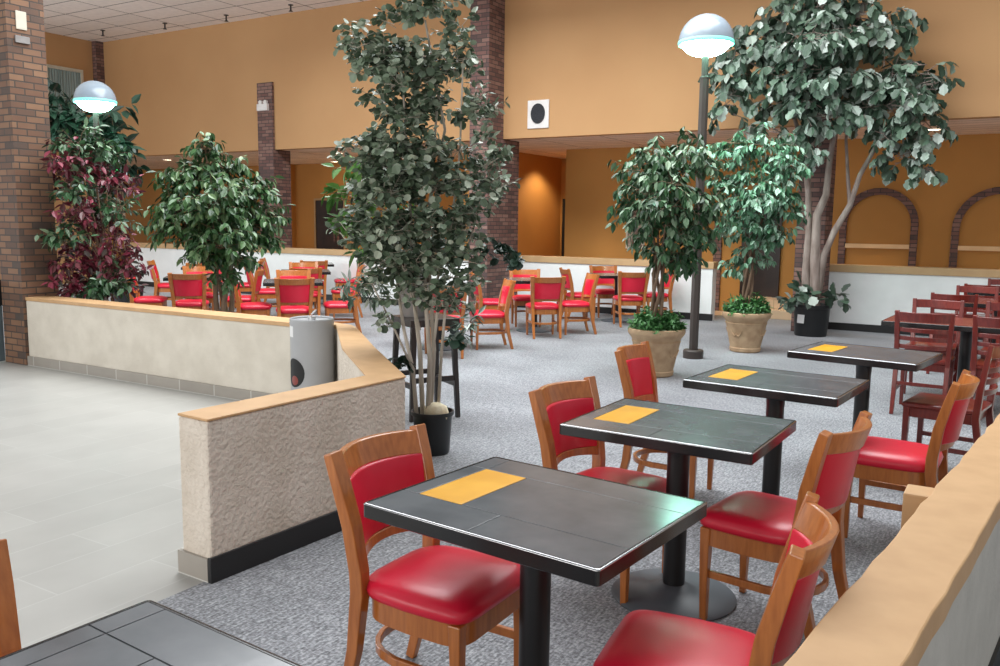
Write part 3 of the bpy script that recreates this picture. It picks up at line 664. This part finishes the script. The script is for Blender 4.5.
cl = [(E_(px, py, dd), r_, n) for px, py, dd, r_, n in [
  (360, 40, 0, .13, 16), (375, 70, 0, .14, 18), (362, 62, 0, .11, 12), (400, 20, 0, .13, 14), (405, 55, .05, .14, 16), (425, 10, 0, .14, 16), (445, 5, 0, .12, 12), (455, 30, 0, .11, 10), (412, -20, 0, .16, 14), (440, -20, .05, .15, 12),
  (385, 62, -.05, .15, 20), (395, 80, -.1, .13, 16), (420, 78, 0, .15, 18), (445, 70, 0, .15, 18), (460, 55, 0, .11, 12), (465, 75, .05, .10, 8),
  (375, 100, 0, .11, 10), (390, 115, 0, .12, 12), (415, 110, .05, .15, 20), (435, 105, .05, .14, 16), (405, 128, -.1, .14, 18),
  (380, 145, 0, .14, 18), (368, 165, -.05, .13, 16), (395, 160, -.12, .16, 24), (420, 155, -.1, .15, 20), (445, 150, .05, .13, 12), (462, 115, .05, .10, 8),
  (370, 195, -.05, .14, 18), (360, 215, -.05, .12, 12), (390, 195, -.15, .16, 24), (415, 190, -.15, .16, 24), (440, 185, -.05, .16, 22), (460, 190, 0, .14, 16),
  (372, 235, -.08, .14, 18), (395, 232, -.18, .15, 20), (420, 225, -.15, .16, 22), (445, 225, -.08, .16, 22), (465, 225, 0, .13, 14),
  (385, 262, -.12, .13, 14), (410, 265, -.12, .14, 16), (435, 262, -.08, .15, 20), (458, 258, -.02, .14, 16), (475, 245, .05, .10, 8), (352, 150, -.05, .11, 9), (350, 235, 0, .10, 8), (478, 205, 0, .13, 14), (485, 160, .05, .13, 12), (478, 115, .05, .12, 10), (495, 185, .05, .10, 8), (470, 280, 0, .10, 8), (462, 305, .05, .08, 6),
  (425, 288, -.1, .11, 10), (452, 285, -.05, .12, 10), (402, 298, -.1, .11, 10), (432, 305, -.05, .10, 9), (447, 305, 0, .10, 8), (388, 325, -.1, .09, 7), (375, 280, -.08, .11, 9), (400, 275, .05, .14, 12), (425, 270, .1, .14, 12), (378, 255, 0, .13, 12), (405, 250, .18, .2, 16), (440, 240, .2, .2, 16), (410, 180, .2, .2, 18), (420, 70, .15, .18, 14)]]
f = MB(); tw = MB(); crown(f, tw, [(c, r_ * 1.08, int(n * 1.35)) for c, r_, n in cl], rg, 'round', .050, .029, .5, .2, .0025, .25, whorl=2, inner=.4)
cl2 = [(E_(px, py, .12), r_, n) for px, py, r_, n in [(480, 100, .10, 9), (495, 110, .10, 9), (485, 140, .11, 9), (500, 160, .10, 8), (480, 175, .12, 10), (505, 185, .08, 6), (492, 205, .09, 7), (470, 160, .1, 8), (375, 285, .09, 6), (362, 290, .07, 4)]]
crown(f, tw, cl2, rg, 'oval', .06, .03, .4, .2, .0025, .1, whorl=2)
f.build('foliage', 'leaf_euca', t); tw.build('twigs', 'bark_pale', t)
tl = MB(); tw = MB(); crown(tl, tw, [(E_(505, 258, .15), .07, 7), (512, 0, 0) and (E_(515, 266, .15), .06, 6), (E_(490, 250, .12), .08, 6), (E_(390, 370, -.03), .06, 6), (E_(402, 365, 0), .05, 5), (E_(455, 340, .1), .07, 6)], rg, 'round', .06, .03, .4, whorl=2)
tl.build('lower_foliage', 'leaf_deep', t)

# plant stand with grey planter
sx, sy = -4.02, 5.52
t = empty('plant_stand', 'dark brown wooden stand with tall legs behind the eucalyptus', 'stand', (sx, sy, 0), R(-30))
for ax in (-1, 1):
    for ay in (-1, 1):
        MB().bar([(ax * .20, ay * .20, 0), (ax * .17, ay * .17, .74)], [.034, .042], [.034, .042], (0, 1, 0)).build('leg', 'dark_wood', t, .003)
MB().box(-.21, .21, -.21, .21, .74, .80).build('top', 'dark_wood', t, .006)
for z, q in ((.25, .188),):
    MB().box(-q, q, -q - .012, -q + .012, z, z + .04).box(-q, q, q - .012, q + .012, z, z + .04).box(-q - .012, -q + .012, -q, q, z + .05, z + .09).box(q - .012, q + .012, -q, q, z + .05, z + .09).build('stretcher', 'dark_wood', t, .002)
t = empty('potted_plant', 'tapered grey planter with bright green leaves on the dark stand behind the eucalyptus', 'plant', (sx - .10, sy - .02, .80))
MB().lathe([(.095, 0), (.10, .01), (.155, .42), (.165, .425), (.165, .45), (.15, .45), (.145, .40)], (0, 0), 28).build('pot', 'grey_pot', t, 0, 35)
MB().lathe([(.145, .40), (.01, .41)], (0, 0), 16).build('soil', 'soil', t)
Q = lambda px, py, dd=0: local(t, at(px, py, 6.85 + dd))
f = MB(); tw = MB(); cl = [(Q(360, 170, 0), .22, 12), (Q(352, 195, 0), .20, 12), (Q(365, 225, 0), .22, 14), (Q(352, 225, 0), .16, 8), (Q(380, 200, .1), .24, 14), (Q(375, 250, 0), .2, 10)]
stm = MB()
for c, r_, n in cl: stm.tube([(0, 0, .4), Vector((0, 0, .75)).lerp(c, .35), c], [.012, .009, .004], 6)
stm.build('stems', 'bark_brown', t, 0, 60)
crown(f, tw, cl, rg, 'oval', .12, .05, .7, sag=.5); f.build('foliage', 'leaf_bright', t); tw.build('twigs', 'bark_brown', t)
for cc in ([(Q(352, 288, -.1), .13, 12), (Q(365, 300, -.12), .12, 10), (Q(375, 285, -.15), .12, 8)], [(Q(470, 325, -.25), .12, 10), (Q(455, 335, -.25), .1, 8)]):
    f = MB(); crown(f, None, cc, rg, 'slim', .10, .03, .8, sag=.4); f.build('trailing_sage', 'leaf_silver', t)

# big tree in the black nursery pot
t = empty('lobed_leaf_tree', 'large grey green tree with three pale trunks in a black nursery pot on the right', 'plant', (-2.45, 12.72, 0))
MB().lathe([(.215, 0), (.22, .02), (.25, .40), (.27, .405), (.27, .45), (.25, .45), (.24, .38)], (0, 0), 36).build('pot', 'blackpot', t, 0, 35)
MB().lathe([(.24, .37), (.1, .40), (.005, .40)], (0, 0), 20).build('soil', 'soil', t)
lb = MB().box(-.055, .055, -.004, .004, -.06, .06, Matrix.Translation((-.10, -.222, .25)) @ Matrix.Rotation(R(-24), 4, 'Z') @ Matrix.Rotation(R(-5), 4, 'X')).build('paper_label', 'label', t)
D = lambda px, py, dd=0: local(t, aty(px, py, 12.65 + dd))
st = MB()
def tr3(pts, r0, r1):
    P_ = [D(*q) for q in pts]; n = len(P_); st.tube(P_, [r0 + (r1 - r0) * i / (n - 1) for i in range(n)], 9)
tr3([(806, 306, 0), (806, 270, 0), (809, 230, 0), (808, 190, 0), (803, 150, -.1), (790, 100, -.2)], .062, .025)
tr3([(815, 306, -.05), (815, 260, -.05), (817, 215, -.05), (826, 195, -.05), (829, 165, 0), (838, 110, -.1), (835, 60, -.2)], .075, .025)
tr3([(818, 290, 0), (824, 255, 0), (835, 230, 0), (850, 205, -.05), (860, 175, -.1), (885, 130, -.15), (910, 100, -.2)], .058, .02)
tr3([(850, 205, -.05), (848, 180, 0), (846, 140, -.1), (850, 90, -.2)], .03, .014)
tr3([(808, 190, 0), (812, 150, 0), (818, 100, -.2)], .03, .014)
tr3([(835, 60, -.2), (860, 30, -.3), (880, 20, -.3)], .025, .01)
tr3([(790, 100, -.2), (765, 70, -.3), (745, 60, -.3)], .022, .01)
st.build('trunk', 'bark_grey', t, 0, 60)
cl = [(D(px, py, dd), r_, n) for px, py, dd, r_, n in [
  (735, 80, -.3, .40, 14), (745, 55, -.3, .42, 16), (765, 40, -.35, .45, 18), (790, 15, -.35, .48, 20), (825, 5, -.4, .5, 22), (860, 10, -.35, .48, 18), (885, 30, -.3, .42, 16), (835, 35, -.7, .48, 22), (800, 45, -.7, .48, 22), (865, 45, -.5, .42, 16),
  (785, 75, -.6, .46, 20), (820, 75, -.75, .48, 22), (845, 80, -.6, .42, 16), (800, 105, -.6, .46, 20), (830, 110, -.6, .44, 18), (775, 100, -.4, .38, 12), (810, 130, -.5, .34, 10), (735, 95, -.4, .3, 8),
  (890, 75, -.4, .42, 16), (920, 70, -.35, .42, 16), (935, 85, -.3, .32, 10), (905, 95, -.5, .42, 16), (885, 110, -.45, .38, 12), (910, 125, -.35, .38, 12), (930, 120, -.3, .34, 10), (920, 145, -.3, .3, 9), (865, 110, -.5, .34, 10), (815, 40, -1.0, .4, 14), (900, 160, -.3, .30, 9), (925, 165, -.25, .28, 8), (890, 135, -.4, .3, 8), (730, 110, -.5, .3, 8), (745, 130, -.5, .22, 5), (770, 130, -.6, .3, 8), (805, 150, -.6, .3, 8)]]
f = MB(); tw = MB(); crown(f, tw, cl, rg, 'oak', .165, .07, 1.6, .35, .007, 1.0, ok=lambda p: p.y < .26, whorl=2)
f.build('foliage', 'leaf_silver', t); tw.build('twigs', 'bark_grey', t)
f = MB(); crown(f, None, [(D(790, 300, -.15), .22, 7), (D(800, 297, -.2), .2, 5), (D(838, 300, -.05), .16, 5)], rg, 'oak', .18, .08, 1.0, whorl=2)
f.build('low_leaves', 'leaf_silver', t)

# burgundy plant and the large leaf plant at the far left
t = empty('burgundy_plant', 'tall burgundy and green leaf plant beside the tan brick pillar', 'plant', (-8.47, 5.82, 0))
MB().lathe([(.15, 0), (.19, .30), (.2, .30), (.2, .33), (.18, .33), (.17, .28)], (0, 0), 24).build('pot', 'blackpot', t, 0, 35)
U = lambda px, py, dd=0: local(t, at(px, py, 10.28 + dd))
okp = lambda p: (p.x + -8.47) > -8.80 or (p.y + 5.82) > 5.52
pl = [(70, 165, 'r'), (105, 155, 'g'), (118, 185, 'r'), (75, 190, 'g'), (95, 175, 'r'), (100, 205, 'g'), (72, 215, 'r'), (120, 215, 'g'), (90, 225, 'r'), (70, 240, 'g'), (105, 235, 'r'), (85, 250, 'r'), (115, 255, 'r'), (70, 265, 'r'), (95, 270, 'r'), (125, 270, 'r'), (65, 282, 'r'), (85, 285, 'r'), (110, 285, 'g'), (75, 293, 'r'), (120, 290, 'r'), (75, 150, 'g'), (90, 150, 'g'), (60, 180, 'r'), (100, 290, 'g')]
fr = MB(); fg_ = MB(); tw = MB()
for i, (px, py, k) in enumerate(pl):
    crown(fr if k == 'r' else fg_, tw, [(U(px, py, (-.15, .1, .3)[i % 3]), .26, 20)], rg, 'oval', .10, .045, .7, sag=.5, ok=okp)
    tw.tube([(0, 0, .3), (0, 0, .9), U(px, py, .1)], [.012, .01, .004], 5)
tw.build('stems', 'bark_brown', t, 0, 60)
fr.build('burgundy_foliage', 'leaf_red', t); fg_.build('green_foliage', 'leaf_ficus_dark', t)
t = empty('broad_leaf_plant', 'dark broad leaf plant high behind the globe lamp at the far left', 'plant', (-12.6, 8.95, 0))
MB().lathe([(.2, 0), (.25, .4), (.27, .4), (.27, .44), (.24, .44), (.23, .38)], (0, 0), 24).build('pot', 'blackpot', t, 0, 35)
W = lambda px, py, dd=0: local(t, at(px, py, 15.2 + dd))
f = MB(); tw = MB()
cl = [(W(px, py, dd), r_, n) for px, py, dd, r_, n in [(60, 115, 0, .5, 10), (72, 125, 0, .5, 12), (60, 135, .2, .5, 10), (85, 135, 0, .5, 12), (112, 118, 0, .45, 9), (118, 140, 0, .45, 10), (105, 150, -.2, .5, 12), (80, 160, 0, .5, 12), (115, 165, 0, .45, 10), (58, 100, .2, .3, 5), (100, 175, .1, .5, 10)]]
for c, r_, n in cl: tw.tube([(0, 0, .4), (0, 0, 1.5), c], [.03, .025, .008], 6)
crown(f, None, [(c, r_ * .72, int(n * 1.3)) for c, r_, n in cl], rg, 'oval', .25, .085, .8, .2, sag=.6, whorl=2)
tw.build('stems', 'bark_brown', t, 0, 60); f.build('foliage', 'leaf_deep', t)

# ------------------------------------------------------------------ small things
t = empty('waste_bin', 'grey cylindrical bin with a round dark opening in the corner of the half walls', 'bin', (-4.745, 5.0, 0), R(-45))
MB().lathe([(.166, 0), (.170, .02), (.170, .735), (.1735, .745), (.1735, .78), (.168, .787), (.158, .783), (.153, .77), (.03, .767)], (0, 0), 48).build('body', 'bin', t, 0, 30)
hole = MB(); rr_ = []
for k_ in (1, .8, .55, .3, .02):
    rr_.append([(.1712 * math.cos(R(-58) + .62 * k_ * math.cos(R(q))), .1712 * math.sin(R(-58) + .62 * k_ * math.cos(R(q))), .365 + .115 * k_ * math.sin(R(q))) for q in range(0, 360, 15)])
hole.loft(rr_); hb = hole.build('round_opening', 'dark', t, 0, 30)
bg_ = MB(); bg_.loft([[(.172 * math.cos(R(-56) + .24 * k * math.cos(R(a))), .172 * math.sin(R(-56) + .24 * k * math.cos(R(a))), .305 + .038 * k * math.sin(R(a))) for a in range(0, 360, 30)] for k in (1, .5, .05)]); bg_.build('bag_edge', 'red_bag', hb)
lab = MB(); lab.loft([[(.1712 * math.cos(R(a)), .1712 * math.sin(R(a)), .645), (.1712 * math.cos(R(a)), .1712 * math.sin(R(a)), .73), (.169 * math.cos(R(a)), .169 * math.sin(R(a)), .73), (.169 * math.cos(R(a)), .169 * math.sin(R(a)), .645)] for a in (-92, -84, -76, -68, -60)]); lab.build('white_label', 'label', t)
MB().lathe([(.03, .767), (.03, .795), (.012, .797)], (0, 0), 16).build('lid_opening', 'steel', t, 0, 30)
paper = MB().box(-.008, .05, -.01, .01, -.003, .003, Matrix.Translation((.005, 0, .775)) @ Matrix.Rotation(R(-40), 4, 'Y')).build('paper_scrap', 'label'); tag(paper, 'scrap of white paper sticking out of the grey bin lid', 'paper'); paper.location = (-4.745, 5.0, .045)

v = empty('wall_speaker', 'white square wall plate with a round dark speaker on the upper ochre wall', 'speaker', (-7.155, 13.1, 3.385))
MB().box(-.205, .205, -.025, 0, -.235, .235).build('plate', 'white_plastic', v, .006)
sp_ = MB(); sp_.loft([[(.125 * math.cos(R(a)) * k, y, .155 * math.sin(R(a)) * k + .01) for a in range(0, 360, 15)] for k, y in ((1.08, -.024), (1.08, -.04), (1, -.045), (.55, -.03), (.1, -.036))]); sp_.build('cone', 'speaker_cone', v, 0, 40)
for x, y in [(-17.76, 12.28), (-15.93, 12.49), (-14.18, 12.61), (-12.4, 12.63)]:
    s = empty('ceiling_sprinkler', 'small dark sprinkler head on the tile ceiling', 'sprinkler', (x, y, 5.68), 0, 'sprinkler heads on the tile ceiling')
    MB().lathe([(.05, 0), (.05, -.012), (.016, -.015), (.016, -.10)], (0, 0), 12).build('pipe', 'black_iron', s, 0, 40)
    MB().lathe([(.016, -.10), (.04, -.12), (.045, -.125), (.005, -.13)], (0, 0), 12).build('deflector', 'black_iron', s, 0, 40)
DL = [(-21.9, 16.1, 'recessed light in the soffit nearest the far left exit sign'), (-18.2, 14.2, 'recessed light in the soffit left of the rounded ficus top'), (-12.75, 14.33, 'recessed light just under the ochre wall, left of the eucalyptus'), (-14.6, 16.3, 'recessed light in the soffit farther back above the dark door'), (-1.2, 14.4, 'recessed light above the brick arches at the right')]
for x, y, l in DL:
    s = empty('recessed_light', l, 'ceiling light', (x, y, 3.0), 0, 'recessed lights in the soffit')
    MB().lathe([(.13, 0), (.13, -.012), (.105, -.014), (.10, -.002)], (0, 0), 20, False).build('trim_ring', 'white_plastic', s)
    MB().lathe([(.10, -.004), (.02, -.006)], (0, 0), 20).build('lens', 'downlight', s)
# exit sign
s = empty('exit_sign', 'green lit exit sign under the soffit at the far left', 'sign', (-20.0, 14.1, 2.78), R(40))
MB().box(-.20, .20, -.03, .03, -.12, .12).build('housing', 'dark', s, .005)
MB().box(-.01, .01, -.01, .01, .12, .22).build('hanger', 'dark', s)
def text_mesh(name, body, size, mat, parent, loc, rot):
    cu = bpy.data.curves.new('txt', 'FONT'); cu.body = body; cu.size = size; cu.align_x = 'CENTER'; cu.align_y = 'CENTER'; cu.extrude = .002
    to = bpy.data.objects.new('txt', cu); COL.objects.link(to)
    me = bpy.data.meshes.new_from_object(to.evaluated_get(bpy.context.evaluated_depsgraph_get()))
    bpy.data.objects.remove(to); me.materials.clear(); me.materials.append(M[mat]); me.name = name
    o = bpy.data.objects.new(name, me); COL.objects.link(o); o.parent = parent; o.location = loc; o.rotation_euler = rot; return o
text_mesh('lettering', 'EXIT', .20, 'exit_green', s, (0, -.032, 0), (R(90), 0, 0))
# pillar fittings
n = empty('wall_notice', 'cream notice plate on the tan brick pillar', 'sign', (-8.85, 5.14, 3.52), R(90))
n.location = (-8.85, 5.20, 3.53)
MB().box(-.055, .055, -.012, 0, -.09, .09).build('plate', 'frame_white', n, .003)
n2 = MB().box(-.075, .075, -.02, 0, -.035, .035).build('strobe_base', M['white_plastic'], None, .004); tag(n2, 'grey mark plate below the cream notice on the brick pillar', 'plate'); n2.name = 'wall_plate'; n2.location = (-8.85, 5.2, 3.34); n2.rotation_euler = (0, 0, R(90)); n2.data.materials[0] = M['grey_pot']
al = empty('emergency_light', 'white emergency light on the slim brick pillar', 'light', (-13.62, 13.05, 3.86))
MB().box(-.15, .15, -.07, 0, -.07, .07).build('housing', 'white_plastic', al, .008)
for sx_ in (-.07, .07): MB().loft([[(sx_ + .045 * math.cos(R(a)), y, .07 + .045 * math.sin(R(a)) + .03) for a in range(0, 360, 30)] for y in (-.05, .0)]).build('lamp_head', 'white_plastic', al, 0, 40)
pc = empty('framed_picture', 'framed print half hidden behind the first ficus', 'picture', (-6.28, 15.45, 1.54))
MB().box(-.19, .19, -.03, 0, -.46, .46).build('picture_frame', 'frame_white', pc, .004); MB().box(-.15, .15, -.034, -.02, -.42, .42).build('print', 'picture', pc)
k = empty('service_counter', 'dark topped blue grey counter cut by the left edge in front of the brick pillar', 'counter', (-9.55, 4.9, 0))
MB().box(-.3, .22, -.2, .2, 0, .60).build('body', 'kiosk', k, .01); MB().box(-.31, .23, -.21, .21, .60, .88).build('top', 'dark', k, .01)

# ------------------------------------------------------------------ light
w = bpy.data.worlds.new('daylight'); sc.world = w; w.use_nodes = True
bg = w.node_tree.nodes['Background']; bg.inputs[0].default_value = (.97, .98, 1.0, 1); bg.inputs[1].default_value = .50
def area(name, loc, rot, sx_, sy_, power, col):
    l = bpy.data.lights.new(name, 'AREA'); l.shape = 'RECTANGLE'; l.size = sx_; l.size_y = sy_; l.energy = power; l.color = col
    o = bpy.data.objects.new(name, l); COL.objects.link(o); o.location = loc; o.rotation_euler = rot; return o
area('skylight', (-5.2, 7.8, 7.2), (0, 0, 0), 9.5, 5.5, 1550, (.95, .98, 1.0))
area('front_fill', (-5.5, -6.5, 2.2), (R(108), 0, 0), 16, 3.5, 720, (1.0, .975, .94))  # unseen fill light added behind the camera to lift walls and ceiling
area('side_fill', (-18.8, 3.0, 1.6), (R(108), 0, R(-70)), 6, 2.6, 500, (.88, .95, 1.0))  # unseen cool fill added to brighten the ceiling and far left tables
for x, y, e in [(-18.2, 14.6, 150), (-15.5, 15.0, 150), (-12.75, 14.6, 150), (-10.4, 15.2, 150), (-14.6, 16.0, 60), (-8.45, 16.4, 110), (-6.9, 14.5, 90), (-4.6, 14.5, 90), (-2.0, 14.5, 90), (.5, 14.5, 90)]:  # most have no fixture: added to brighten the soffit by floor bounce
    l = bpy.data.lights.new('downlight_fill_spot', 'SPOT'); l.energy = e; l.color = (1, .80, .54); l.spot_size = R(62); l.spot_blend = .5; l.shadow_soft_size = .12
    if x == -8.45: l.spot_size = R(125)  # fixtureless wide spot added to light the passage wall
    o = bpy.data.objects.new('downlight_fill_spot', l); COL.objects.link(o); o.location = (x, y, 2.96)

vs = sc.view_settings; sc.display_settings.display_device = 'sRGB'
vs.view_transform = 'Standard'; vs.look = 'None'; vs.exposure = 0.0; vs.gamma = 1; vs.use_curve_mapping = False
sc.cycles.max_bounces = 6; sc.cycles.diffuse_bounces = 4; sc.cycles.glossy_bounces = 3
sc.cycles.use_denoising = True
